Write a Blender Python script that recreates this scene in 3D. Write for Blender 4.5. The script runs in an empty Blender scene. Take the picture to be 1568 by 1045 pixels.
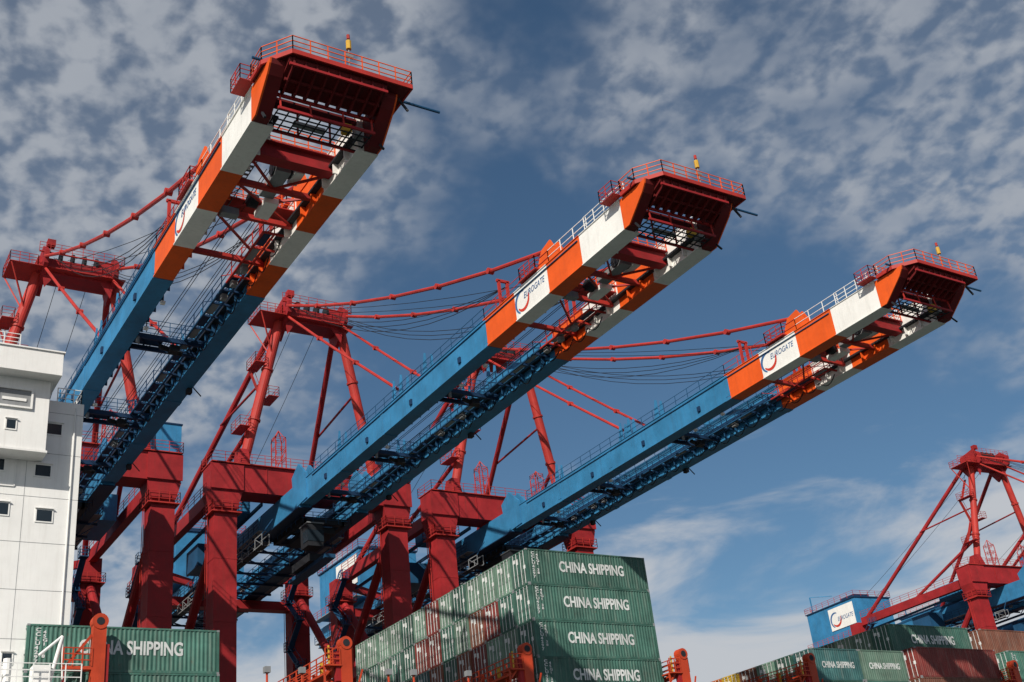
import bpy, math, random, bmesh
from mathutils import Matrix, Vector
random.seed(7)
S=bpy.context.scene
COL=S.collection
QZ=-2.0
# ---------------------------------------------------------------- materials
MATS={}
def paint(name,col,rough=.5,streak=.35,var=.25,rust=0.0,metal=0.0,rnd=0.0,grime=(.05,.035,.025)):
    m=bpy.data.materials.new(name); m.use_nodes=True
    nt=m.node_tree; N=nt.nodes; L=nt.links
    b=N['Principled BSDF']
    tc=N.new('ShaderNodeTexCoord')
    oi=N.new('ShaderNodeObjectInfo')
    add=N.new('ShaderNodeVectorMath'); add.operation='MULTIPLY_ADD'
    L.new(oi.outputs['Random'],add.inputs[0]); add.inputs[1].default_value=(37,53,71)
    L.new(tc.outputs['Object'],add.inputs[2])
    n1=N.new('ShaderNodeTexNoise'); n1.inputs['Scale'].default_value=.45; n1.inputs['Detail'].default_value=7; n1.inputs['Roughness'].default_value=.65
    L.new(add.outputs[0],n1.inputs['Vector'])
    mp=N.new('ShaderNodeMapping'); mp.inputs['Scale'].default_value=(3.2,3.2,.22)
    L.new(add.outputs[0],mp.inputs['Vector'])
    n2=N.new('ShaderNodeTexNoise'); n2.inputs['Scale'].default_value=1.0; n2.inputs['Detail'].default_value=5; n2.inputs['Roughness'].default_value=.7
    L.new(mp.outputs[0],n2.inputs['Vector'])
    r1=N.new('ShaderNodeMapRange'); r1.inputs[1].default_value=.3; r1.inputs[2].default_value=.7; r1.inputs[3].default_value=1-var; r1.inputs[4].default_value=1+var*.35
    L.new(n1.outputs['Fac'],r1.inputs[0])
    base=N.new('ShaderNodeVectorMath'); base.operation='SCALE'; base.inputs[0].default_value=col
    if rnd>0:
        rr=N.new('ShaderNodeMapRange'); rr.inputs[3].default_value=1-rnd; rr.inputs[4].default_value=1+rnd
        L.new(oi.outputs['Random'],rr.inputs[0])
        mm=N.new('ShaderNodeMath'); mm.operation='MULTIPLY'
        L.new(rr.outputs[0],mm.inputs[0]); L.new(r1.outputs[0],mm.inputs[1])
        L.new(mm.outputs[0],base.inputs['Scale'])
    else:
        L.new(r1.outputs[0],base.inputs['Scale'])
    r2=N.new('ShaderNodeMapRange'); r2.inputs[1].default_value=.5; r2.inputs[2].default_value=.78; r2.inputs[3].default_value=0; r2.inputs[4].default_value=streak
    L.new(n2.outputs['Fac'],r2.inputs[0])
    mx=N.new('ShaderNodeMix'); mx.data_type='RGBA'
    L.new(r2.outputs[0],mx.inputs[0]); L.new(base.outputs[0],mx.inputs[6])
    mx.inputs[7].default_value=(*[c*.35+g*.65 for c,g in zip(col,grime)],1)
    out=mx.outputs[2]
    if rust>0:
        n3=N.new('ShaderNodeTexNoise'); n3.inputs['Scale'].default_value=1.7; n3.inputs['Detail'].default_value=8; n3.inputs['Roughness'].default_value=.75
        L.new(add.outputs[0],n3.inputs['Vector'])
        r3=N.new('ShaderNodeMapRange'); r3.inputs[1].default_value=.62; r3.inputs[2].default_value=.7; r3.inputs[3].default_value=0; r3.inputs[4].default_value=rust
        L.new(n3.outputs['Fac'],r3.inputs[0])
        m3=N.new('ShaderNodeMix'); m3.data_type='RGBA'
        L.new(r3.outputs[0],m3.inputs[0]); L.new(out,m3.inputs[6]); m3.inputs[7].default_value=(.13,.05,.025,1)
        out=m3.outputs[2]
    L.new(out,b.inputs['Base Color'])
    rr2=N.new('ShaderNodeMapRange'); rr2.inputs[3].default_value=rough-.1; rr2.inputs[4].default_value=rough+.2
    L.new(n1.outputs['Fac'],rr2.inputs[0]); L.new(rr2.outputs[0],b.inputs['Roughness'])
    b.inputs['Metallic'].default_value=metal
    b.inputs['Specular IOR Level'].default_value=.3
    MATS[name]=m
    return m
paint('red',(.33,.017,.02),.58,.5,.38,.25)
paint('red_shade',(.13,.008,.009),.6,.4,.35,.2)  # darker copy of the red: shade under the boom tip put into the colour
paint('redo',(.43,.032,.024),.55,.4,.32,.2)
paint('orange',(.78,.105,.012),.5,.32,.2,.06)
paint('white',(.82,.81,.77),.5,.32,.12,.06,grime=(.25,.22,.18))
paint('blue',(.036,.205,.40),.52,.45,.3,.1)
paint('trim_shade_blue',(.008,.035,.09),.5,.3,.3)  # dark blue trim; on boom walkways the girders' shade is put into this colour
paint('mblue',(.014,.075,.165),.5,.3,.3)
paint('dark',(.02,.022,.027),.6,.2,.3)
paint('grey',(.24,.25,.26),.55,.3,.25)
paint('black',(.012,.012,.014),.6,.1,.2)
paint('yellow',(.62,.36,.04),.5,.2,.2)
paint('glass',(.02,.03,.04),.15,.0,.2)
paint('shipwhite',(.80,.80,.78),.5,.28,.08,.08,grime=(.3,.25,.2))
paint('shiporange',(.50,.055,.018),.5,.35,.3,.25)
paint('letter',(.66,.68,.67),.5,.55,.35)
paint('letblue',(.05,.14,.32),.5,.1,.2)
paint('letred',(.55,.04,.02),.5,.1,.2)
paint('hull',(.03,.10,.08),.5,.3,.3,.2)
paint('concrete',(.13,.125,.115),.85,.3,.3)
CC={'green':(.052,.14,.11),'pgreen':(.14,.235,.18),'dred':(.20,.035,.03),'brown':(.18,.07,.045),
    'teal':(.05,.15,.15),'yellowc':(.5,.33,.03),'orangec':(.5,.13,.02),'bluec':(.03,.08,.2),'greyc':(.2,.23,.23)}
for k,v in CC.items(): paint('c_'+k,v,.55,.65,.5,.5,rnd=.3,grime=(.28,.28,.24))
# ---------------------------------------------------------------- mesh builder
class B:
    def __init__(s): s.v=[];s.f=[];s.m=[];s.mats=[]
    def mi(s,m):
        if m not in s.mats: s.mats.append(m)
        return s.mats.index(m)
    def add(s,vs,fs,m):
        o=len(s.v); s.v+= [tuple(v) for v in vs]; k=s.mi(m)
        for f in fs: s.f.append(tuple(i+o for i in f)); s.m.append(k)
    def box(s,x0,x1,y0,y1,z0,z1,m):
        vs=[(x,y,z) for z in(z0,z1) for y in(y0,y1) for x in(x0,x1)]
        s.add(vs,[(0,2,3,1),(4,5,7,6),(0,1,5,4),(2,6,7,3),(0,4,6,2),(1,3,7,5)],m)
    def beam(s,p,q,w,h,m,up=(0,0,1)):
        p=Vector(p);q=Vector(q);d=(q-p)
        if d.length<1e-6:return
        d.normalize();u=Vector(up)
        if abs(d.dot(u))>.98:u=Vector((0,1,0))
        r=d.cross(u).normalized();u=r.cross(d).normalized()
        vs=[]
        for b in(p,q):
            for a,c in((-1,-1),(1,-1),(1,1),(-1,1)): vs.append(b+r*a*w/2+u*c*h/2)
        s.add(vs,[(3,2,1,0),(4,5,6,7),(0,1,5,4),(1,2,6,5),(2,3,7,6),(3,0,4,7)],m)
    def tube(s,p,q,r,m,n=10,r2=None):
        p=Vector(p);q=Vector(q);d=(q-p).normalized();u=Vector((0,0,1))
        if abs(d.dot(u))>.98:u=Vector((0,1,0))
        a=d.cross(u).normalized();b=a.cross(d); r2=r2 or r
        vs=[]
        for c,rr in((p,r),(q,r2)):
            for i in range(n):
                t=2*math.pi*i/n; vs.append(c+a*rr*math.cos(t)+b*rr*math.sin(t))
        fs=[(i,(i+1)%n,n+(i+1)%n,n+i) for i in range(n)]
        fs.append(tuple(reversed(range(n))));fs.append(tuple(range(n,2*n)))
        s.add(vs,fs,m)
    def prismx(s,x0,x1,pts,m):
        n=len(pts); vs=[(x0,y,z) for y,z in pts]+[(x1,y,z) for y,z in pts]
        s.add(vs,[tuple(range(n)),tuple(reversed(range(n,2*n)))]+[(i,n+i,n+(i+1)%n,(i+1)%n) for i in range(n)],m)
    def prismy(s,y0,y1,pts,m):
        n=len(pts); vs=[(x,y0,z) for x,z in pts]+[(x,y1,z) for x,z in pts]
        s.add(vs,[tuple(range(n)),tuple(reversed(range(n,2*n)))]+[(i,n+i,n+(i+1)%n,(i+1)%n) for i in range(n)],m)
    def prismz(s,z0,z1,pts,m):
        n=len(pts); vs=[(x,y,z0) for x,y in pts]+[(x,y,z1) for x,y in pts]
        s.add(vs,[tuple(range(n)),tuple(reversed(range(n,2*n)))]+[(i,n+i,n+(i+1)%n,(i+1)%n) for i in range(n)],m)
    def rail(s,p,q,m,h=1.1,sp=1.5,t=.06,bars=3):
        p=Vector(p);q=Vector(q);L=(q-p).length;n=max(1,round(L/sp))
        for i in range(n+1):
            a=p.lerp(q,i/n); s.beam(a,a+Vector((0,0,h)),t,t,m)
        for k in range(bars):
            z=Vector((0,0,h*(k+1)/bars)); s.beam(p+z,q+z,t*.8,t*.8,m)
    def railring(s,x0,x1,y0,y1,z,m,skip='',**k):
        if 'f' not in skip:s.rail((x0,y0,z),(x1,y0,z),m,**k)
        if 'b' not in skip:s.rail((x0,y1,z),(x1,y1,z),m,**k)
        if 'l' not in skip:s.rail((x0,y0,z),(x0,y1,z),m,**k)
        if 'r' not in skip:s.rail((x1,y0,z),(x1,y1,z),m,**k)
    def mesh(s,name):
        me=bpy.data.meshes.new(name); me.from_pydata(s.v,[],s.f)
        for m in s.mats: me.materials.append(MATS[m])
        me.polygons.foreach_set('material_index',s.m); me.update()
        return me
    def obj(s,name,parent=None,loc=(0,0,0)):
        if not s.f: return None
        me=s.mesh(name)
        bm=bmesh.new(); bm.from_mesh(me); bmesh.ops.recalc_face_normals(bm,faces=bm.faces); bm.to_mesh(me); bm.free()
        o=bpy.data.objects.new(name,me); COL.objects.link(o); o.location=loc
        if parent: o.parent=parent
        return o
def empty(name,loc):
    o=bpy.data.objects.new(name,None); COL.objects.link(o); o.location=loc; o.empty_display_size=1
    return o
TXT={}
def textmesh(body,w,h,mat,off=.02,shear=0,space=1.0):
    key=(body,w,h,mat)
    if key in TXT: return TXT[key]
    c=bpy.data.curves.new('lettering','FONT'); c.body=body; c.size=1; c.offset=off; c.extrude=.004; c.shear=shear
    c.resolution_u=3; c.space_line=space
    o=bpy.data.objects.new('tmp',c); COL.objects.link(o)
    dg=bpy.context.evaluated_depsgraph_get(); me=bpy.data.meshes.new_from_object(o.evaluated_get(dg))
    bpy.data.objects.remove(o)
    xs=[v.co.x for v in me.vertices];ys=[v.co.y for v in me.vertices]
    x0,x1,y0,y1=min(xs),max(xs),min(ys),max(ys)
    for v in me.vertices:
        v.co.x=(v.co.x-x0)/(x1-x0)*w; v.co.y=(v.co.y-y0)/(y1-y0)*h
    me.materials.clear(); me.materials.append(MATS[mat]); TXT[key]=me
    return me
def place(me,name,parent,org,face):
    o=bpy.data.objects.new(name,me); COL.objects.link(o); o.parent=parent
    if face=='-y': M=Matrix(((1,0,0),(0,0,-1),(0,1,0)))
    else: M=Matrix(((0,0,-1),(-1,0,0),(0,1,0)))
    o.matrix_local=Matrix.Translation(org)@M.to_4x4()
    return o
def swoosh(b,x,yc,zc,r):
    def arc(a0,a1,ri,ro,m,sh=0):
        n=14;vs=[]
        for i in range(n+1):
            t=a0+(a1-a0)*i/n; k=math.sin(math.pi*i/n)
            for rr in(ri+(ro-ri)*(1-k)*.6,ro):
                vs.append((x,yc-(math.cos(t)*rr*.95+sh),zc+math.sin(t)*rr))
        b.add(vs,[(2*i,2*i+1,2*i+3,2*i+2) for i in range(n)],m)
    arc(math.radians(60),math.radians(250),r*.72,r,'letblue')
    arc(math.radians(-150),math.radians(20),r*.65,r*.95,'letred',r*.25)
# ---------------------------------------------------------------- crane
ZB,ZT=42.0,44.4
def crane(c,dy,trolley_y=108,rot=0):
    E=empty('container_gantry_crane',(c,113.5+dy,QZ)); off=(0,-113.5,-QZ)
    E.rotation_euler=(0,0,math.radians(rot))
    b=B()
    segs=[(50.9,55.9,'white'),(55.9,60.2,'orange'),(60.2,64.8,'white'),(64.8,69.5,'orange'),(69.5,88,'blue'),(88,106.6,'blue')]
    for sx in(-1,1):
        xo,xi=sx*3.83,sx*2.65
        x0,x1=min(xo,xi),max(xo,xi)
        for y0,y1,m in segs:
            b.box(x0,x1,y0,y1,ZB,ZT,m)
            b.box(x0-.09,x1+.09,y0,y1,ZB-.07,ZB,m)
            b.box(x0-.07,x1+.07,y0,y1,ZT,ZT+.05,m)
            y=y0+1.2
            while y<y1-.5:
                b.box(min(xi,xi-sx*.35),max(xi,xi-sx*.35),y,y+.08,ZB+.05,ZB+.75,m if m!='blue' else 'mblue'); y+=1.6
        b.box(min(xi,xi-sx*.42),max(xi,xi-sx*.42),51,106,ZB+.76,ZB+.92,'dark')
        b.box(min(xi,xi-sx*.1),max(xi,xi-sx*.1),70,106,ZB+1.4,ZB+1.7,'trim_shade_blue')
        for y in(69.5,88,97.5):
            b.box(x0-.12,x1+.12,y-.35,y+.35,ZB-.11,ZB+.2,'blue')
            b.box(x0-.03,x1+.03,y-.3,y+.3,ZB+.3,ZT-.1,'blue')
        y=71
        while y<104:
            b.box(min(xo,xo+sx*.012),max(xo,xo+sx*.012),y,y+.05,ZB+.02,ZT-.02,'blue'); y+=3.1
        for y in(73.4,82.1,91.0,100.5):
            b.box(min(xo,xo+sx*.16),max(xo,xo+sx*.16),y,y+.35,ZB+.5,ZB+1.0,'trim_shade_blue')
        b.box(min(xo,xo+sx*.1),max(xo,xo+sx*.1),56.1,104,ZT-.34,ZT-.28,'mblue')
        b.box(x0-.05,x1+.05,107.4,163,ZB-.1,ZT+.2,'blue')
        b.box(x0-.2,x1+.2,107.4,163,ZB-.2,ZB-.1,'trim_shade_blue')
        for xx in(x0-.12,x1-.15):
            b.prismx(xx,xx+.27,[(105.4,42.2),(108.6,42.0),(109.2,45.6),(107.4,46.6),(105.6,45.0)],'blue')
        for y in(80,84.6,86,98):
            for xx in (x0+.2,x1-.3):
                b.prismx(xx,xx+.1,[(y-.45,ZT),(y+.35,ZT),(y+.1,ZT+1.1),(y-.15,ZT+2.1),(y-.35,ZT+2.0)],'blue')
        for xx in(x0+.15,x1-.3):
            b.prismx(xx,xx+.15,[(58.6,ZT),(61.8,ZT),(60.8,ZT+1.6),(59.6,ZT+1.9)],'orange')
        for xx in(x0+.2,x1-.2): b.beam((xx,67,ZT),(xx,67,ZT+2.4),.2,.2,'redo')
        b.beam((x0,67,ZT+2.4),(x1,67,ZT+2.4),.2,.2,'redo')
    b.obj('boom_girders',E,off)
    # --- tip
    t=B()
    prof=[(50.89,ZB-.03),(50.3,ZB-.03),(48.5,43.5),(48.1,44.0),(48.0,44.3),(50.89,44.3)]
    for sx in(-1,1):
        xo,xi=sx*3.80,sx*3.0
        t.prismx(min(xo,xi),max(xo,xi),prof,'red_shade')
        t.prismx(min(xo,xo+sx*.1),max(xo,xo+sx*.1),prof,'orange')
    P=[(-2.9,47.2),(4.45,47.2),(4.45,50.4),(-4.1,50.4),(-4.1,48.8)]
    t.prismz(44.34,44.5,P,'red_shade')
    for i in range(5):
        a,c2=P[i],P[(i+1)%5]
        t.beam((*a,44.44),(*c2,44.44),.1,.3,'redo')
        t.rail((*a,44.5),(*c2,44.5),'orange',h=1.05,sp=1.1,t=.055)
    t.prismx(-2.98,2.98,[(47.5,44.2),(47.6,44.0),(49.2,43.4),(49.4,43.4),(49.4,44.3),(47.5,44.3)],'red_shade')
    for i in range(9):
        x=-2.7+i*.675
        t.prismx(x-.05,x+.05,[(47.45,44.3),(47.45,43.8),(49.1,43.05),(49.5,43.05),(49.5,43.4),(49.2,43.4)],'red_shade')
    t.beam((-2.98,47.5,43.8),(2.98,47.5,43.8),.12,.16,'red'); t.beam((-2.98,49.45,43.1),(2.98,49.45,43.1),.14,.18,'red')
    t.beam((-2.9,48.5,43.5),(2.9,48.5,43.5),.12,.18,'red_shade')
    t.box(-2.98,2.98,50.95,51.15,43.5,44.2,'red_shade')
    for i in range(10):
        x=-2.85+i*5.7/9; t.beam((x,49.4,42.15),(x,51.3,42.15),.06,.07,'dark')
    for i in range(5):
        y=49.4+i*.475; t.beam((-2.9,y,42.15),(2.9,y,42.15),.06,.07,'dark')
    for y in(49.3,51.35): t.beam((-2.95,y,42.1),(2.95,y,42.1),.12,.16,'red')
    t.box(1.3,1.8,49.9,50.4,42.3,42.8,'yellow'); t.box(2.1,2.6,50.0,50.5,42.3,42.9,'grey'); t.box(-1.5,.4,50.5,50.8,42.25,42.5,'grey')
    for x in(-2.8,-1,1,2.8):
        t.beam((x,51.2,42.1),(x,51.2,44.3),.1,.1,'redo'); t.beam((x,49.3,42.1),(x,49.4,43.1),.08,.08,'redo')
    for x in(-3.6,3.6): t.beam((x,50.0,ZB),(x,49.6,ZB-.6),.12,.12,'dark')
    t.beam((4.0,48.2,44.2),(4.5,48.0,43.3),.12,.12,'dark')
    t.rail((-3.75,50.4,44.45),(-3.75,55.2,44.45),'white',sp=1.2,t=.05); t.rail((3.75,50.4,44.45),(3.75,55.2,44.45),'white',sp=1.2,t=.05)
    t.railring(-4.7,-3.9,50.5,52,44.5,'redo',sp=.9,h=1.0,t=.05); t.box(-4.7,-3.9,50.5,52,44.46,44.5,'redo')
    t.tube((-4.6,48.9,44.72),(7.2,48.9,44.72),.085,'mblue',8)
    t.tube((0.6,47.4,44.5),(0.6,47.4,46.8),.05,'grey',6); t.tube((0.6,47.4,46.0),(0.6,47.4,46.6),.16,'yellow',8)
    t.tube((0.6,47.4,46.75),(0.6,47.4,47.05),.1,'redo',8); t.beam((.35,47.4,45.5),(.85,47.4,45.5),.1,.25,'grey')
    t.obj('boom_tip_frame',E,off)
    # --- boom cross members, walkways
    w=B()
    for y,m in((54.6,'red'),(57.5,'redo'),(61.0,'redo'),(66,'redo')):
        big=y<57
        w.box(-2.6,2.6,y-.4 if big else y-.15,y+.4 if big else y+.15,42.5,43.4 if big else 42.85,m)
        if big or y==61:
            w.rail((-2.6,y-.6,43.5),(2.6,y-.6,43.5),'orange',sp=.9); w.rail((-2.6,y+.6,43.5),(2.6,y+.6,43.5),'orange',sp=.9)
            w.box(-2.6,2.6,y-.7,y+.7,43.42,43.49,m)
            w.rail((-2.5,y+.6,42.6),(-2.5,y+3.2,42.6),'redo',sp=.8,t=.05)
    for a,c2 in(((-2.6,57.5),(2.6,61)),((2.6,57.5),(-2.6,61)),((-2.6,61),(2.6,66)),((-2.6,54.8),(0,57.5)),((2.6,54.8),(0,57.5))):
        w.beam((a[0],a[1],42.7),(c2[0],c2[1],42.7),.14,.14,'redo')
    w.box(-.5,.4,55.6,58.6,42.72,43.2,'grey'); w.box(-.1,.8,58.6,60.5,42.4,42.8,'white'); w.tube((-.6,56.2,43.3),(.6,56.2,43.3),.5,'dark',12); w.tube((-.9,59.5,42.9),(-.3,59.5,42.9),.45,'dark',12)
    w.box(.7,1.3,55.6,57,42.9,43.3,'white'); w.box(-2.3,-1.2,60.2,60.8,42.1,42.6,'grey')
    for k in range(7): w.box(-1.9,-1.6,55.2+k*.45,55.4+k*.45,43.3,43.34,'grey')
    for x in(-1.9,-1.6): w.beam((x,55,43.3),(x,66,43.3),.05,.05,'grey')
    for x in(-1.0,-.8,.2,.4): w.beam((x,56,42.9),(x,110,42.9),.035,.035,'black')
    for y in(79.2,93.5,104.5):
        for d in(-.9,.9): w.beam((-2.6,y+d,42.35),(2.6,y+d,42.35),.22,.35,'trim_shade_blue')
        for x in(-2.2,-1,.2,1.4): w.beam((x,y-.8,42.5),(x+.8,y+.8,42.5),.1,.1,'trim_shade_blue')
        w.box(-2.6,-.2,y-.85,y+.85,42.6,42.64,'trim_shade_blue')
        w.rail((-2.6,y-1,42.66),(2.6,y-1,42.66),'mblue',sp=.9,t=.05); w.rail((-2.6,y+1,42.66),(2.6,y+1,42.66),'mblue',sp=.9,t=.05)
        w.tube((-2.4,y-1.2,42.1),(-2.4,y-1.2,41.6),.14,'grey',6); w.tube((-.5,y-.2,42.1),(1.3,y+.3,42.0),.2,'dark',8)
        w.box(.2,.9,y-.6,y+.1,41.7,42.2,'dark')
    y=62
    while y<160:
        m='redo' if y<69 else 'trim_shade_blue'
        w.beam((1.15,y,42.5),(2.65,y,42.5),.1,.14,m)
        w.beam((1.25,y,42.5),(2.65,y,43.5),.06,.06,m)
        w.box(1.2,1.75,y+.2,y+1.75,42.55,42.59,'grey' if random.random()<.3 else 'trim_shade_blue')
        w.beam((1.1,y,42.5),(1.1,y,43.65),.06,.06,m); w.beam((1.85,y,42.5),(1.85,y,43.65),.06,.06,m)
        if int(y)%4==0: w.beam((1.1,y,42.6),(1.1,y+2,43.6),.05,.05,m)
        if y<104:
            pr=None
            sg=.45+.35*random.random()
            for k in range(7):
                q=(2.25,y+2*k/6,42.1-sg*math.sin(math.pi*k/6))
                if pr: w.beam(pr,q,.06,.06,'black')
                pr=q
        if random.random()<.18: w.box(1.3,1.7,y+.4,y+.9,42.1,42.45,'grey')
        y+=2
    for x in(1.1,1.85):
        for z in(42.5,43.1,43.65):
            h=.05 if z>42.6 else .12
            w.beam((x,62,z),(x,69,z),h,h,'redo'); w.beam((x,69,z),(x,160,z),h,h,'mblue')
    for sx in(-1,1):
        for y0,y1,m in((55,60,'white'),(60,69.5,'redo'),(69.5,104,'mblue')):
            w.rail((sx*3.7,y0,ZT+.05),(sx*3.7,y1,ZT+.05),m,sp=1.8,t=.05,bars=2)
        y0=62.5
        w.railring(sx*3.25-.8,sx*3.25+.8,y0-1.2,y0+1.0,ZT+.3,'redo',sp=.8,t=.06)
        w.box(sx*3.25-.9,sx*3.25+.9,y0-1.3,y0+1.1,ZT+.2,ZT+.3,'redo')
    for y in(72,76,90,100):
        w.box(-2.5,-2.2,y,y+.3,41.75,41.95,'white'); w.beam((-2.3,y+.2,41.95),(-2.3,y+.2,42.5),.06,.06,'grey')
    for y in(85,102): w.beam((3.9,y,42.2),(4.6,y-.2,41.3),.08,.08,'dark'); w.box(3.5,3.9,y-.2,y+.3,41.5,42,'dark')
    for sx in(-1,1):
        w.box(min(sx*4.1,sx*5),max(sx*4.1,sx*5),116,162,42.0,42.08,'grey')
        w.rail((sx*5,116,42.1),(sx*5,162,42.1),'mblue',sp=1.6,t=.07)
        for y in range(117,162,3): w.beam((sx*3.9,y,41.2),(sx*5,y,42.0),.1,.1,'mblue')
    for y in range(118,162,4):
        w.beam((-5,y,41.7),(5,y,41.7),.16,.25,'trim_shade_blue')
        w.beam((-2.6,y,42.1),(2.6,y+4,42.1),.14,.14,'trim_shade_blue')
    for x in(-6.2,-5.4):
        for z in(39.2,40.3): w.beam((x,112,z),(x,140,z),.07,.09,'grey')
        for k in range(15): w.beam((x,112+2*k,39.2),(x,112+2*k,40.3),.06,.06,'grey')
    for k in range(14): w.beam((-6.2,112+2*k,39.2),(-6.2,114+2*k,40.3),.05,.05,'grey'); w.box(-6.15,-5.45,112.2+2*k,113.9+2*k,39.1,39.15,'dark')
    for k in range(0,15,3): w.beam((-6.2,112+2*k,40.3),(-5.0,112+2*k,42.0),.08,.08,'mblue')
    w.obj('boom_walkways',E,off)
    # --- portal
    p=B()
    for yc in(113.5,141.5): p.box(-13.2,13.2,yc-.06,yc+.06,QZ+.004,QZ+.05,'dark')
    for sx in(-1,1):
        x=sx*9.95
        for yc in(113.5,141.5):
            tz=44.0 if yc<120 else 45.5
            p.box(x-1.2,x+1.2,yc-1.1,yc+1.1,QZ+2.5,tz,'red')
            if yc<120: p.prismy(yc-1.3,yc+1.3,[(x-1.22,42.9),(x+1.22,42.9),(x+1.75,44.8),(x-1.75,44.8)],'red')
            p.box(x-1.6,x+1.6,yc-1.5,yc+1.5,42.4,42.52,'redo')
            p.railring(x-1.6,x+1.6,yc-1.5,yc+1.5,42.52,'redo',sp=1.1,t=.055)
            for zz in(24,31,37.5): p.box(x-1.23,x+1.23,yc-1.13,yc+1.13,zz,zz+.1,'red')
            p.box(x-3.2,x+3.2,yc-.7,yc+.7,QZ+.6,QZ+2.5,'red')
            for k in range(7): p.tube((x-2.8+k*.93,yc-.25,QZ+.45),(x-2.8+k*.93,yc+.25,QZ+.45),.4,'dark',12)
            p.beam((x-1.45,yc+.4,5),(x-1.45,yc+.4,42.3),.06,.06,'redo'); p.beam((x-1.45,yc+.9,5),(x-1.45,yc+.9,42.3),.06,.06,'redo')
        p.box(x-.45,x+.45,114.9,140.2,44.9,46.3,'red')
        p.box(x-.9,x+.9,114.6,140.4,14,16.6,'red')
        p.tube((x,114.4,42),(x,128,29),.5,'red'); p.tube((x,140.6,42),(x,128,29),.5,'red')
        p.tube((x,128,29),(x,114.5,17),.45,'red'); p.tube((x,128,29),(x,140.5,17),.45,'red')
        p.box(x-.6,x+.6,114.6,140.4,28.4,29.6,'red')
        p.rail((x-.5,115,46.3),(x-.5,140,46.3),'redo',sp=2,t=.06)
        z=20;k=0
        while z<42:
            xx=x-2.0
            y0,y1=(136,139.5) if k%2==0 else (139.5,136)
            p.beam((xx,y0,z),(xx,y1,z+3),.7,.12,'mblue'); p.beam((xx-.35,y0,z+1),(xx-.35,y1,z+4),.06,.06,'mblue'); p.beam((xx+.35,y0,z+1),(xx+.35,y1,z+4),.06,.06,'mblue')
            p.box(xx-.5,xx+.5,y1-.6,y1+.6,z+3,z+3.08,'mblue'); p.railring(xx-.5,xx+.5,y1-.6,y1+.6,z+3.08,'mblue',sp=.6,t=.05); z+=3;k+=1
    for yc,z0,z1 in((113.5,44.8,47.8),(141.5,40.6,42.4)):
        if yc<120: p.box(-11.6,11.6,yc-1.4,yc+1.4,z0,z1,'red')
        else: p.box(-8.75,8.75,yc-.8,yc+.8,z0,z1-.7,'red')
        if yc<120:
            p.box(-11.7,11.7,yc-1.7,yc+1.7,z1,z1+.1,'redo')
            p.railring(-11.7,11.7,yc-1.7,yc+1.7,z1+.1,'redo',sp=1.5,t=.05)
            for xx in(-8.2,-5.6,-1,1,5.6,8.2): p.box(xx,xx+.08,yc-1.46,yc-1.4,z0,z1,'red')
            for sx in(-1,1): p.box(sx*3.24-.6,sx*3.24+.6,yc-.7,yc+.7,ZT+.2,44.8,'red')
    for sx in(-1,1):
        p.box(sx*9.95-1.8,sx*9.95+1.8,111.95,112.1,44.9,47.7,'red')
        p.beam((sx*9.0,141.5,45),(sx*3.9,141.5,43.6),.7,.9,'red')
    p.box(9.6,12.2,114.2,118.6,48.4,52.0,'blue'); p.box(9.5,12.3,114.1,118.7,52.0,52.15,'trim_shade_blue'); p.box(9.6,12.2,115.3,118.6,47.4,47.6,'redo')
    for k in range(4): p.box(9.58,9.6,114.5+k*1.1,114.56+k*1.1,48.5,51.9,'trim_shade_blue')
    p.box(-8.2,-5.2,118,123,44.6,47.0,'blue'); p.box(5.4,8.4,124,131,44.4,47.4,'blue'); p.box(-8.4,-5.0,126,130,41.0,43.6,'mblue')
    for x in(-8.4,-5.1): p.beam((x,114.8,44.6),(x,140,44.2),.25,.35,'mblue')
    for xc,h in((-3.6,5.0),(4.6,4.6)):
        for a in(-.6,.6):
            for e in(-.6,.6):
                p.beam((xc+a,113.5+e,47.9),(xc+a,113.5+e,47.9+h-1.2),.1,.1,'redo'); p.beam((xc+a,113.5+e,47.9+h-1.2),(xc,113.5,47.9+h),.08,.08,'redo')
        for z in(49.1,50.3,51.5):
            p.railring(xc-.6,xc+.6,112.9,114.1,z,'redo',sp=.6,h=.5,t=.05,bars=2)
        p.beam((xc-.6,112.9,47.9),(xc+.6,112.9,50.5),.08,.08,'redo')
    p.obj('portal_frame',E,off)
    # --- pylon
    q=B()
    for sx in(-1,1):
        q.tube((sx*7.9,113.3,47.8),(sx*3.6,112,67),.56,'redo',16)
        q.tube((sx*3.5,113,67),(sx*9.2,141,45.5),.34,'red',12)
        q.tube((sx*6.9,113.1,52.8),(sx*9.2,128,46),.26,'red',10)
        q.tube((sx*5.6,112.6,58.5),(sx*6.2,125,58),.14,'red',8)
        for f in(.3,.62):
            a=Vector((sx*7.9,113.3,47.8)).lerp(Vector((sx*3.6,112,67)),f); d=(Vector((sx*3.6,112,67))-Vector((sx*7.9,113.3,47.8))).normalized()
            q.tube(a-d*.12,a+d*.12,.68,'redo',16)
        q.prismx(sx*3.5-.22,sx*3.5+.22,[(109.8,66.2),(113,63.9),(114.4,66),(114.0,68.2),(111,68.8),(109.6,67.6)],'red')
        q.prismx(sx*7.9-.5,sx*7.9+.5,[(112,47.9),(115,47.9),(114,49.9),(112.6,49.9)],'red')
    q.box(-4.1,4.1,111.2,113.4,65.8,67.6,'red')
    q.prismy(111.0,111.15,[(-3.3,64.0),(-2.2,65.7),(2.2,65.7),(3.3,64.0),(3.8,66.8),(-3.8,66.8)],'red')
    for x in(-1.8,-.6,.6,1.8): q.tube((x-.12,111.8,68.0),(x+.12,111.8,68.0),.8,'dark',16)
    q.box(-6.9,4.6,110.2,114.0,65.95,66.02,'redo')
    q.railring(-6.9,-4.2,110.2,114.0,66.02,'redo',sp=1,t=.06)
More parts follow.
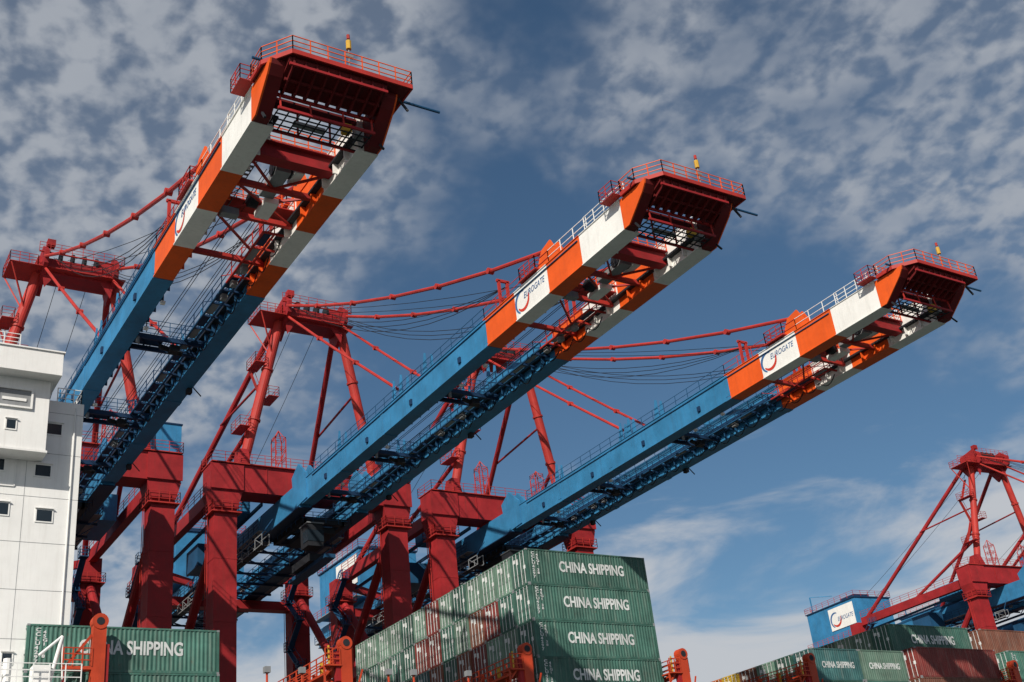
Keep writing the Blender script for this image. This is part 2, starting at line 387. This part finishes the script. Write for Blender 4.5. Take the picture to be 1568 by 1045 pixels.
    q.rail((-4.2,110.2,67.7),(4.4,110.2,67.7),'redo',sp=1.1,t=.05); q.rail((-4.2,114,67.7),(4.4,114,67.7),'redo',sp=1.1,t=.05); q.rail((4.4,110.2,67.7),(4.4,114,67.7),'redo',sp=1.1,t=.05)
    q.box(-4.2,4.4,110.1,110.3,67.62,67.7,'redo'); q.box(-4.2,4.4,113.9,114.1,67.62,67.7,'redo')
    q.beam((-6.7,110.3,65.9),(-4.8,112,61.5),.14,.14,'redo'); q.beam((-6.7,113.9,65.9),(-4.8,112.5,61.5),.14,.14,'redo')
    q.box(-3.4,-2.6,110.5,111.3,68.8,69.5,'red'); q.box(2.0,3.6,112,113.4,67.7,68.7,'red')
    for k,z in enumerate((52.2,56.2,60.2)):
        f=(z-47.8)/19.2; x=-7.9+4.3*f
        s_=-1 if k%2 else 1
        q.box(x-1.2*s_-.6,x-1.2*s_+.6,111.6,114.4,z,z+.07,'redo'); q.railring(x-1.2*s_-.6,x-1.2*s_+.6,111.6,114.4,z+.07,'redo',sp=1.2,t=.05)
        q.beam((x-.9*s_,114.2,z),(x+1.0*s_+.4,114.2,z+4.0),.5,.08,'redo'); q.beam((x-.9*s_,113.9,z+1),(x+1*s_+.4,113.9,z+4.9),.05,.05,'redo')
    q.obj('pylon_a_frame',E,off)
    # --- stays
    s=B()
    def sagline(a,e,sag,n,r,m,blob=None):
        a=Vector(a);e=Vector(e);pr=a
        for i in range(1,n+1):
            k=i/n; pt=a.lerp(e,k); pt.z-=sag*4*k*(1-k)
            s.tube(pr,pt,r,m,8)
            if blob and i<n: s.tube(pt-Vector((.26,0,0)),pt+Vector((.26,0,0)),blob,m,10)
            pr=pt
    for sx in(-1,1):
        sagline((sx*3.6,110.3,67.2),(sx*3.2,60.2,45.9),1.5,6,.17,'redo',.27)
        sagline((sx*3.4,110.5,65.9),(sx*3.1,86,45.8),0.15,3,.15,'redo',.25)
        for j in range(3):
            sagline((sx*(2.6-.25*j),111,67.6),(sx*2.9,67,46.4),2.6+.5*j,10,.032,'black')
        sagline((sx*1.2,111,67.6),(sx*1.2,60,44),.8,6,.028,'black')
        sagline((sx*1.5,112,67.6),(sx*1.5,148,52),.6,6,.03,'black')
    s.obj('stays',E,off)
    h=B()
    h.box(-4.6,4.6,146.5,160.5,45.2,52.2,'blue'); h.box(-4.8,4.8,146.3,160.7,52.2,52.4,'trim_shade_blue')
    for k in range(9): h.box(-4.66,-4.6,147+k*1.6,147.12+k*1.6,45.3,52.1,'blue')
    h.box(-4.74,-4.68,147.2,154.2,47.4,51.6,'white')
    h.railring(-4.8,4.8,146.3,160.7,52.4,'redo',sp=1.8,t=.06)
    h.box(-5.6,-4.6,146,161,45.1,45.2,'grey'); h.rail((-5.6,146,45.2),(-5.6,161,45.2),'redo')
    h.box(-2,2,149,153,52.4,53.6,'trim_shade_blue'); h.beam((-4.2,159,52.4),(-4.2,159,55.6),.2,.2,'blue'); h.beam((-4.2,159,55.6),(-1,156,55.2),.15,.15,'blue')
    swoosh(h,-4.76,152.6,49.3,1.5)
    h.obj('machinery_house',E,off)
    place(textmesh('EUROGATE',4.4,.8,'letblue',.0,.25),'house_lettering',E,Vector((-4.77,151.9,48.9))+Vector(off),'-x')
    sw=B(); swoosh(sw,-3.85,63.9,43.2,.95); sw.obj('boom_logo',E,off)
    place(textmesh('EUROGATE',2.9,.5,'letblue',.0,.25),'boom_lettering',E,Vector((-3.85,63.5,43.25))+Vector(off),'-x')
    k=B(); ty=trolley_y
    for x in(-2.3,2.3): k.box(x-.25,x+.25,ty,ty+8,41.2,41.9,'dark')
    for y in(ty,ty+3.6,ty+7.4): k.box(-2.3,2.3,y,y+.6,41.2,41.9,'dark')
    k.box(-1.6,1.6,ty+1,ty+6.6,40.6,41.2,'dark')
    k.box(-2.6,-.9,ty-1.6,ty+.3,38.2,40.6,'dark'); k.box(-2.65,-.85,ty-1.65,ty-.4,38.7,39.9,'glass'); k.box(-2.7,-.8,ty-1.7,ty+.4,40.6,40.72,'grey')
    k.railring(-2.9,2.9,ty-.4,ty+8.4,41.2,'mblue',sp=1.3,t=.05)
    for x in(-1.4,1.4):
        for y in(ty+1.6,ty+6): k.beam((x,y,41),(x*1.1,y,38.4),.05,.05,'black')
    k.box(-1.2,1.2,ty+1.5,ty+6.2,37.6,38.4,'dark'); k.box(-.6,.6,ty-1.2,ty+8.9,37.2,37.6,'mblue')
    k.obj('trolley_and_cab',E,off)
    return E
crane(22.9,-.6,112)
crane(49.6,.3,110)
crane(76.4,1.6,112)
crane(181.8,7.4,100,-4.5)
crane(208.8,6.4,100,-4.5)
# ---------------------------------------------------------------- containers
CM={}
def cmesh(col,Lx):
    key=(col,Lx)
    if key in CM: return CM[key]
    b=B(); m='c_'+col; W=2.44;H=2.88
    for x in(0,Lx-.17):
        for y in(0,W-.17): b.box(x,x+.17,y,y+.17,0,H,m)
    for y in(0,W-.12):
        b.box(.17,Lx-.17,y,y+.12,0,.16,m); b.box(.17,Lx-.17,y,y+.12,H-.11,H,m)
    for x in(0,Lx-.12):
        b.box(x,x+.12,.17,W-.17,0,.16,m); b.box(x,x+.12,.17,W-.17,H-.13,H,m)
    for x in(-.01,Lx-.17):
        for y in(-.01,W-.15):
            for z in(-.005,H-.11): b.box(x,x+.18,y,y+.16,z,z+.12,'grey')
    b.box(.1,Lx-.1,.1,W-.1,H-.05,H-.02,m); b.box(.1,Lx-.1,.1,W-.1,.05,.1,'dark')
    per=.278; n=int((Lx-.34)/per); per=(Lx-.34)/n
    for ys,d in((.02,.04),(W-.02,-.04)):
        pts=[]
        for i in range(n):
            x=.17+i*per
            pts+=[(x,ys+d),(x+.25*per,ys+d),(x+.5*per,ys),(x+.75*per,ys)]
        pts.append((Lx-.17,ys+d))
        vs=[(x,y,z) for z in(.16,H-.11) for x,y in pts]; k=len(pts)
        b.add(vs,[(i,i+1,k+i+1,k+i) for i in range(k-1)],m)
    n=8;per=(W-.34)/n;pts=[]
    for i in range(n):
        y=.17+i*per; pts+=[(Lx-.05,y),(Lx-.05,y+.25*per),(Lx-.01,y+.5*per),(Lx-.01,y+.75*per)]
    pts.append((Lx-.05,W-.17)); k=len(pts)
    b.add([(x,y,z) for z in(.16,H-.13) for x,y in pts],[(i,i+1,k+i+1,k+i) for i in range(k-1)],m)
    b.box(.05,.09,.17,W/2-.015,.16,H-.13,m); b.box(.05,.09,W/2+.015,W-.17,.16,H-.13,m)
    b.box(.1,.12,W/2-.015,W/2+.015,.16,H-.13,'dark')
    for y in(.17,W/2):
        for z in(.5,1.0,1.5,2.0,2.5): b.box(.03,.05,y+.08,y+.95,z,z+.09,m)
    for y in(.42,.92,1.5,2.0):
        b.tube((.0,y,.1),(.0,y,H-.08),.03,'letter',6)
        for z in(.2,1.0,2.6): b.box(-.02,.05,y-.06,y+.06,z,z+.1,'grey')
    b.box(.02,.029,1.32,1.62,1.9,2.35,'letter'); b.box(.02,.029,1.72,2.1,2.1,2.4,'letter'); b.box(.02,.029,.3,.6,1.3,1.6,'letter')
    me=b.mesh('shipping_container_'+col); CM[key]=me
    return me
T=textmesh('CHINA SHIPPING',6.6,.92,'letter',.028)
T20=textmesh('CHINA SHIPPING',4.2,.6,'letter',.028)
TC=textmesh('C\nC\nL\nU\n4\n2\n9\n7',.32,2.2,'letter',.03,space=.9)
TC2=textmesh('4\n5\nG\n1\n\n3\n8',.28,1.7,'letter',.03,space=.9)
def container(x,y,ztop,col,L=12.19,label=True):
    o=bpy.data.objects.new('shipping_container',cmesh(col,L)); COL.objects.link(o); o.location=(x+random.uniform(-.04,.04),y,ztop-2.9)
    if label:
        if L>10:
            place(T,'lettering',o,Vector((3.15,.012,1.1)),'-y')
            place(TC,'serial_code',o,Vector((.5,.012,.45)),'-y'); place(TC2,'serial_code_b',o,Vector((.95,.012,.8)),'-y')
        else: place(T20,'lettering',o,Vector((1.0,.012,1.1)),'-y')
    return o
ROWS=13;PY=2.5
def pick(): return random.choices(['green','pgreen','dred','brown','teal'],[5,5,1.6,1.5,1])[0]
def bay(x,ztop_f,tiers,L=12.19,rows=ROWS,y0=76.6,colf=None,label0=True):
    for r in range(rows):
        zt=ztop_f(r)
        for t in range(tiers):
            z=zt-2.9*t
            if z<11: break
            if 2<=r<rows-2 and t>3: continue
            col=colf(r,t) if colf else None
            if col is None: col='green' if r==0 else pick()
            container(x,y0+r*PY,z,col,L,label0 and r==0 and col in('green','teal','pgreen'))
bay(14.4,lambda r:20.5,4)
bay(-13,lambda r:17.6,2)
def mc(r,t):
    if t==0: return 'dred' if r==6 else ('green' if r in(0,4,8) else 'pgreen')
    return {(2,1):'dred',(2,2):'pgreen',(3,1):'brown',(3,2):'dred',(1,1):'green',(1,2):'pgreen',(4,1):'pgreen',(5,2):'green',(6,2):'brown',(7,1):'dred',(9,2):'brown',(10,2):'brown',(3,3):'pgreen',(8,1):'green',(2,3):'dred',(5,3):'brown',(9,1):'green',(4,3):'dred'}.get((r,t))
bay(52.0,lambda r:28.1,6,colf=mc)
bay(36.6,lambda r:14.9,2)
bay(67,lambda r:14.9,2)
def rc(r,t): return {(0,0):'teal',(1,0):'green',(2,0):'pgreen',(3,0):'brown',(4,0):'yellowc',(5,0):'orangec',(1,1):'orangec',(2,1):'bluec'}.get((r,t))
bay(82.0,lambda r:20.9 if r<6 else 18,3,6.06,colf=rc)
bay(88.3,lambda r:20.9,3,6.06,colf=lambda r,t:'pgreen' if (r,t)==(0,0) else None)
def rc2(r,t): return {(0,0):'dred',(1,0):'green',(0,1):'brown',(2,0):'pgreen'}.get((r,t))
bay(96.3,lambda r:21.4 if r==0 else 24.3,3,colf=rc2)
bay(110.6,lambda r:21.4 if r==0 else 24.3,3,colf=lambda r,t:{(0,0):'green',(1,0):'brown',(2,0):'dred'}.get((r,t)))
bay(125,lambda r:21.4,2); bay(139.5,lambda r:21.4,2); bay(154,lambda r:18.5,2)
for o in list(COL.objects):
    if o.type=='MESH' and o.name.startswith('shipping_container') and abs(o.location.x-96.3)<.1 and abs(o.location.y-79.1)<.1 and o.location.z>21:
        place(T,'lettering',o,Vector((3.05,.012,1.0)),'-y')
# ---------------------------------------------------------------- ship
SH=empty('container_ship',(60,93,-5))
so=(-60,-93,5)
hb=B()
pl=[(-70,76),(150,76),(178,80),(200,93),(178,106),(150,110),(-70,110),(-78,104),(-78,82)]
n=len(pl)
hb.add([(x,y,-9) for x,y in pl]+[(x,y,9) for x,y in pl],[tuple(range(n)),tuple(range(n,2*n))]+[(i,(i+1)%n,n+(i+1)%n,n+i) for i in range(n)],'hull')
hb.box(-60,160,77.5,108.5,9,10.7,'hull')
hb.obj('hull',SH,so)
s=B()
X0,X1=-3.0,16.95
s.box(X0,X1,77,108,9,35.9,'shipwhite')
for z in(19.6,22.7,25.8,28.9,32.0,35.0): s.box(X0,X1,76.985,77,z,z+.02,'grey')
for x in(13.55,10.2): s.box(x,x+.02,76.987,77,16,35.9,'grey')
s.box(X0,14.0,80.2,107,35.9,37.5,'shipwhite')
s.box(4,14.8,74.2,80,36.5,38.15,'shipwhite'); s.box(4,14.9,74.1,80.1,38.15,38.25,'shipwhite')
s.rail((4,74.3,38.25),(12,74.3,38.25),'shipwhite',sp=1,t=.05,h=.9)
s.box(4,14.35,75.4,76.98,31.5,36.5,'shipwhite')
s.box(4,14.45,75.3,76.98,31.35,31.5,'shipwhite')
for x0,x1 in((11.0,13.3),):
    s.box(x0,x1,75.25,75.4,34.3,34.42,'shipwhite'); s.box(x0,x1,75.25,75.4,35.6,35.72,'shipwhite')
    s.box(x0,x0+.12,75.25,75.4,34.42,35.6,'shipwhite'); s.box(x1-.12,x1,75.25,75.4,34.42,35.6,'shipwhite')
    s.box(x0+.12,x1-.12,75.36,75.4,34.42,35.6,'grey'); s.box(x0+.4,x1-.4,75.3,75.36,34.8,35.0,'shipwhite')
s.prismx(14.35,14.5,[(75.4,36.5),(77,36.5),(77,34.2)],'shipwhite')
s.rail((15.2,77.2,35.9),(16.8,77.2,35.9),'shipwhite',sp=.6,t=.06); s.rail((16.8,77.2,35.9),(16.8,107,35.9),'shipwhite',sp=1.5,t=.06)
def win(x,z,w=.95,h=.75,y=77):
    s.box(x-w/2-.09,x+w/2+.09,y-.05,y-.001,z-h/2-.09,z+h/2+.09,'shipwhite')
    s.box(x-w/2,x+w/2,y-.056,y-.05,z-h/2,z+h/2,'glass')
    s.box(x-w/2-.12,x+w/2+.12,y-.16,y-.05,z+h/2+.09,z+h/2+.13,'shipwhite')
for x,z in((15.1,33.8),(14.6,30.75),(14.9,27.65),(11.7,30.9),(12.2,27.9),(8.5,30.7),(8.5,27.7)): win(x,z)
win(12.1,33.1,.55,.6,75.4)
for x,z in((12.2,18.3),(13.4,18.4),(14.8,18.6)): win(x,z,.55,.6)
s.tube((11.7,76.8,17),(11.7,76.8,24.5),.12,'shipwhite'); s.tube((11.7,76.8,24.5),(11.2,76.6,25.2),.12,'shipwhite')
s.beam((12.9,76.95,29.5),(12.9,76.95,31.9),.08,.05,'shipwhite'); s.beam((11,76.95,29.5),(12.9,76.95,29.5),.05,.08,'shipwhite')
s.tube((16.4,76.9,16.5),(16.4,76.9,35.5),.05,'shipwhite',6)
s.box(9,17.3,74.6,77,16.2,16.4,'shipwhite'); s.rail((9,74.6,16.4),(17.3,74.6,16.4),'shipwhite',sp=.9,t=.06,h=1.2)
s.tube((15.6,75.4,16.4),(16.2,75.2,19.4),.12,'shipwhite'); s.tube((16.2,75.2,19.4),(14.9,75.2,18.2),.09,'shipwhite'); s.tube((16.2,75.2,19.4),(16.4,75.4,16.6),.06,'shipwhite')
s.box(14.6,15.6,75,76,16.4,17.6,'shipwhite'); s.tube((13.2,75.4,16.4),(13.2,75.4,18.0),.25,'shipwhite'); s.box(12,12.6,75,75.6,16.4,17.4,'grey')
s.box(0,10,88,100,37.5,40,'shipwhite')
s.obj('superstructure',SH,so)
l=B()
for x in(35.2,50.2,65.6,80.4,109.3,123.8,138):
    for r in range(ROWS+1):
        y=75.9+r*PY
        l.box(x-.15,x+.15,y-.1,y+.1,9,18.6 if 0<r<ROWS else 20.0,'shiporange')
        if r<ROWS:
            l.beam((x,y,15.6),(x,y+PY,18.0),.1,.1,'shiporange')
        l.box(x-.1,x+.1,y+1.1,y+1.3,18.1,19.2,'yellow' if r%4==1 else 'shiporange')
    l.box(x-.55,x+.55,75.5,109,18.0,18.15,'shiporange'); l.box(x-.55,x+.55,75.5,109,15.2,15.35,'shiporange')
    for sx in(-.55,.55):
        l.rail((x+sx,75.5,18.15),(x+sx,109,18.15),'shiporange',sp=1.25,t=.08,h=1.2,bars=3)
    a=75.6
    l.box(x-.4,x+.4,a-.3,a+.3,9,19.6,'shiporange'); l.tube((x,a-.35,19.6),(x,a+.35,19.6),.46,'shiporange',16); l.tube((x,a-.37,19.6),(x,a+.37,19.6),.26,'dark',12)
    l.box(x-.75,x-.4,a-.2,a+.2,17,19,'red'); l.beam((x-.4,a,18.6),(x-1.5,a,17.4),.12,.12,'shiporange')
    l.beam((x-1.3,a-.2,18.15),(x-1.3,a-.2,19.4),.1,.1,'yellow'); l.box(x-1.6,x-.4,a-.35,a+.9,18.0,18.1,'shiporange'); l.rail((x-1.6,a-.3,18.1),(x-.5,a-.3,18.1),'shiporange',sp=.5,t=.07)
    l.beam((x-.6,a+.2,12),(x+1.4,a+.2,17.9),.1,.1,'shiporange'); l.beam((x-1.55,a,9),(x-1.55,a,18),.12,.12,'shiporange')
    for zz in(10.5,12,13.5,15,16.5): l.beam((x-1.55,a,zz),(x-.4,a,zz),.07,.07,'shiporange')
x=18.4;a=75.4
l.box(x-.4,x+.4,a-.3,a+.3,9,20.4,'shiporange'); l.tube((x,a-.35,20.4),(x,a+.35,20.4),.5,'shiporange',16); l.tube((x,a-.37,20.4),(x,a+.37,20.4),.25,'dark',12)
l.beam((x-.4,a,19.6),(x-1.9,a,17.6),.16,.16,'shiporange'); l.box(x-2.1,x-.4,a-.3,a+.3,17.4,17.6,'shiporange'); l.rail((x-2.1,a-.3,17.6),(x-.4,a-.3,17.6),'shiporange',sp=.6,t=.08)
l.beam((x-2,a,17.4),(x-1.9,a,9),.14,.14,'red'); l.box(x+.4,x+.65,a-.2,a+.2,16,19,'red')
for x in(29.5,32,38.5,40.5,45):
    l.tube((x,75.6,9),(x,75.6,17.5),.08,'shiporange',6); l.box(x-.2,x+.2,75.4,75.8,17.5,17.9,'grey')
l.box(28,46,75.5,75.7,16.6,16.75,'grey')
l.obj('lashing_bridges',SH,so)
# ---------------------------------------------------------------- water, quay
wm=bpy.data.materials.new('water'); wm.use_nodes=True; bs=wm.node_tree.nodes['Principled BSDF']
bs.inputs['Base Color'].default_value=(.02,.035,.035,1); bs.inputs['Roughness'].default_value=.12
nn=wm.node_tree.nodes.new('ShaderNodeTexNoise'); nn.inputs['Scale'].default_value=.8; nn.inputs['Detail'].default_value=5
tc=wm.node_tree.nodes.new('ShaderNodeTexCoord'); wm.node_tree.links.new(tc.outputs['Object'],nn.inputs['Vector'])
bp=wm.node_tree.nodes.new('ShaderNodeBump'); bp.inputs['Strength'].default_value=.5; bp.inputs['Distance'].default_value=.4
wm.node_tree.links.new(nn.outputs['Fac'],bp.inputs['Height']); wm.node_tree.links.new(bp.outputs[0],bs.inputs['Normal'])
MATS['water']=wm
g=B(); g.add([(-5000,-5000,0),(5000,-5000,0),(5000,5000,0),(-5000,5000,0)],[(0,1,2,3)],'water'); g.obj('water',None,(0,0,-5))
g=B(); g.box(-1500,1500,111,1800,-9,QZ,'concrete'); g.box(-1500,1500,110.9,111.5,QZ,QZ+.25,'concrete')
g.obj('quay_ground',None)
# ---------------------------------------------------------------- light & sky
sd=Vector((-.65,-.53,.57)).normalized()
elev=math.asin(sd.z); az=math.atan2(sd.x,sd.y)
sun=bpy.data.lights.new('sun','SUN'); sun.energy=5.0; sun.angle=math.radians(.5); sun.color=(1,.93,.83)
so_=bpy.data.objects.new('sun',sun); COL.objects.link(so_); so_.rotation_euler=sd.to_track_quat('Z','Y').to_euler(); so_.location=(-100,-100,150)
W=bpy.data.worlds.new('World'); S.world=W; W.use_nodes=True
nt=W.node_tree;N=nt.nodes;L=nt.links
bg=N['Background']; bg.inputs['Strength'].default_value=.055
sky=N.new('ShaderNodeTexSky'); sky.sky_type='NISHITA'; sky.sun_disc=False; sky.sun_elevation=elev; sky.sun_rotation=az; sky.air_density=1.0; sky.dust_density=.6; sky.ozone_density=2.0
tc=N.new('ShaderNodeTexCoord'); sep=N.new('ShaderNodeSeparateXYZ'); L.new(tc.outputs['Generated'],sep.inputs[0])
def M(op,a,b=None,c=None,clamp=False):
    n=N.new('ShaderNodeMath'); n.operation=op; n.use_clamp=clamp
    for i,v in enumerate((a,b,c)):
        if v is None: continue
        if isinstance(v,(int,float)): n.inputs[i].default_value=v
        else: L.new(v,n.inputs[i])
    return n.outputs[0]
def ss(v,a,b,lo=0,hi=1):
    n=N.new('ShaderNodeMapRange'); n.interpolation_type='SMOOTHSTEP'; L.new(v,n.inputs[0])
    n.inputs[1].default_value=a;n.inputs[2].default_value=b;n.inputs[3].default_value=lo;n.inputs[4].default_value=hi
    return n.outputs[0]
dv=M('ADD',sep.outputs[2],.30)
inv=M('DIVIDE',1.0,M('MAXIMUM',dv,.1))
sc=N.new('ShaderNodeVectorMath'); sc.operation='SCALE'; L.new(tc.outputs['Generated'],sc.inputs[0]); L.new(inv,sc.inputs['Scale'])
flat=N.new('ShaderNodeVectorMath'); flat.operation='MULTIPLY'; L.new(sc.outputs[0],flat.inputs[0]); flat.inputs[1].default_value=(1,1,.35)
V=flat.outputs[0]
def noise(vec,scale,detail,rough,dist=0,rot=0,sc=(1,1,1),loc=(0,0,0)):
    mp=N.new('ShaderNodeMapping'); mp.inputs['Scale'].default_value=sc; mp.inputs['Rotation'].default_value=(0,0,rot); mp.inputs['Location'].default_value=loc
    L.new(vec,mp.inputs[0])
    n=N.new('ShaderNodeTexNoise'); n.inputs['Scale'].default_value=scale; n.inputs['Detail'].default_value=detail; n.inputs['Roughness'].default_value=rough; n.inputs['Distortion'].default_value=dist
    L.new(mp.outputs[0],n.inputs[0]); return n.outputs['Fac']
puff=noise(V,31,2.5,.5,.25,.4,(1,.85,1))
puff2=noise(V,75,3,.6,.1,0,(1,1,1),(5,2,1))
mid=noise(V,7,4,.55,.2,.3,(1,1,1),(3,1,0))
big=noise(V,2.2,3,.5,0,.2,(1,1,1),(1.7,.4,0))
def blob(d,inner,outer,amp):
    d=Vector(d).normalized(); n=N.new('ShaderNodeVectorMath'); n.operation='DOT_PRODUCT'; L.new(tc.outputs['Generated'],n.inputs[0]); n.inputs[1].default_value=d
    return ss(n.outputs['Value'],math.cos(math.radians(outer)),math.cos(math.radians(inner)),0,amp)
cover=M('ADD',M('MULTIPLY',big,.45),M('MULTIPLY',mid,.55))
cover=M('ADD',cover,.04)
cover=M('ADD',cover,blob((.22,.78,.60),5,19,.24))
cover=M('ADD',cover,blob((.74,.42,.56),3,17,.14))
cover=M('SUBTRACT',cover,blob((.43,.74,.53),1,9,.12))
cover=M('SUBTRACT',cover,blob((.62,.74,.40),4,15,.22))
cover=M('SUBTRACT',cover,blob((.78,.62,.36),3,12,.20))
cover=M('SUBTRACT',cover,blob((.45,.85,.36),3,12,.10))
soft=ss(cover,.40,.72)
pf=M('ADD',M('MULTIPLY',puff,.8),M('MULTIPLY',puff2,.2))
puffm=ss(pf,.36,.62)
m1=M('MULTIPLY',soft,M('ADD',M('MULTIPLY',puffm,.66),.22))
low=noise(tc.outputs['Generated'],4.2,7,.55,.4,0,(1,1,3.2),(.3,.2,.1))
zz=M('ADD',sep.outputs[2],M('MULTIPLY',M('SUBTRACT',low,.5),-.5))
m2=ss(zz,.325,.225,0,.92)
mask=M('MAXIMUM',m1,m2,clamp=True)
tint=N.new('ShaderNodeMix'); tint.data_type='RGBA'; tint.blend_type='MULTIPLY'; tint.inputs[0].default_value=1
L.new(sky.outputs[0],tint.inputs[6]); tint.inputs[7].default_value=(1.0,1.26,1.34,1)
mx=N.new('ShaderNodeMix'); mx.data_type='RGBA'; L.new(mask,mx.inputs[0]); L.new(tint.outputs[2],mx.inputs[6])
cs=N.new('ShaderNodeMix'); cs.data_type='RGBA'; L.new(ss(sep.outputs[2],.42,.26),cs.inputs[0]); cs.inputs[6].default_value=(7.2,7.7,8.5,1); cs.inputs[7].default_value=(9.8,10.1,10.6,1)
L.new(cs.outputs[2],mx.inputs[7]); L.new(mx.outputs[2],bg.inputs['Color'])
# ---------------------------------------------------------------- camera
f=1800.;pt=math.radians(26.87);yw=math.radians(34.7);rl=math.radians(6.65)
F=Vector((math.sin(yw)*math.cos(pt),math.cos(yw)*math.cos(pt),math.sin(pt))); R0=Vector((math.cos(yw),-math.sin(yw),0)); U0=R0.cross(F)
R=R0*math.cos(rl)-U0*math.sin(rl); U=U0*math.cos(rl)+R0*math.sin(rl)
cam=bpy.data.cameras.new('camera'); co=bpy.data.objects.new('camera',cam); COL.objects.link(co)
Mx=Matrix((R,U,-F)).transposed().to_4x4(); co.matrix_world=Mx
cam.sensor_width=36; cam.lens=f/1568*36; cam.clip_start=.5; cam.clip_end=12000
S.camera=co
S.view_settings.view_transform='Standard'; S.view_settings.look='None'; S.view_settings.exposure=0
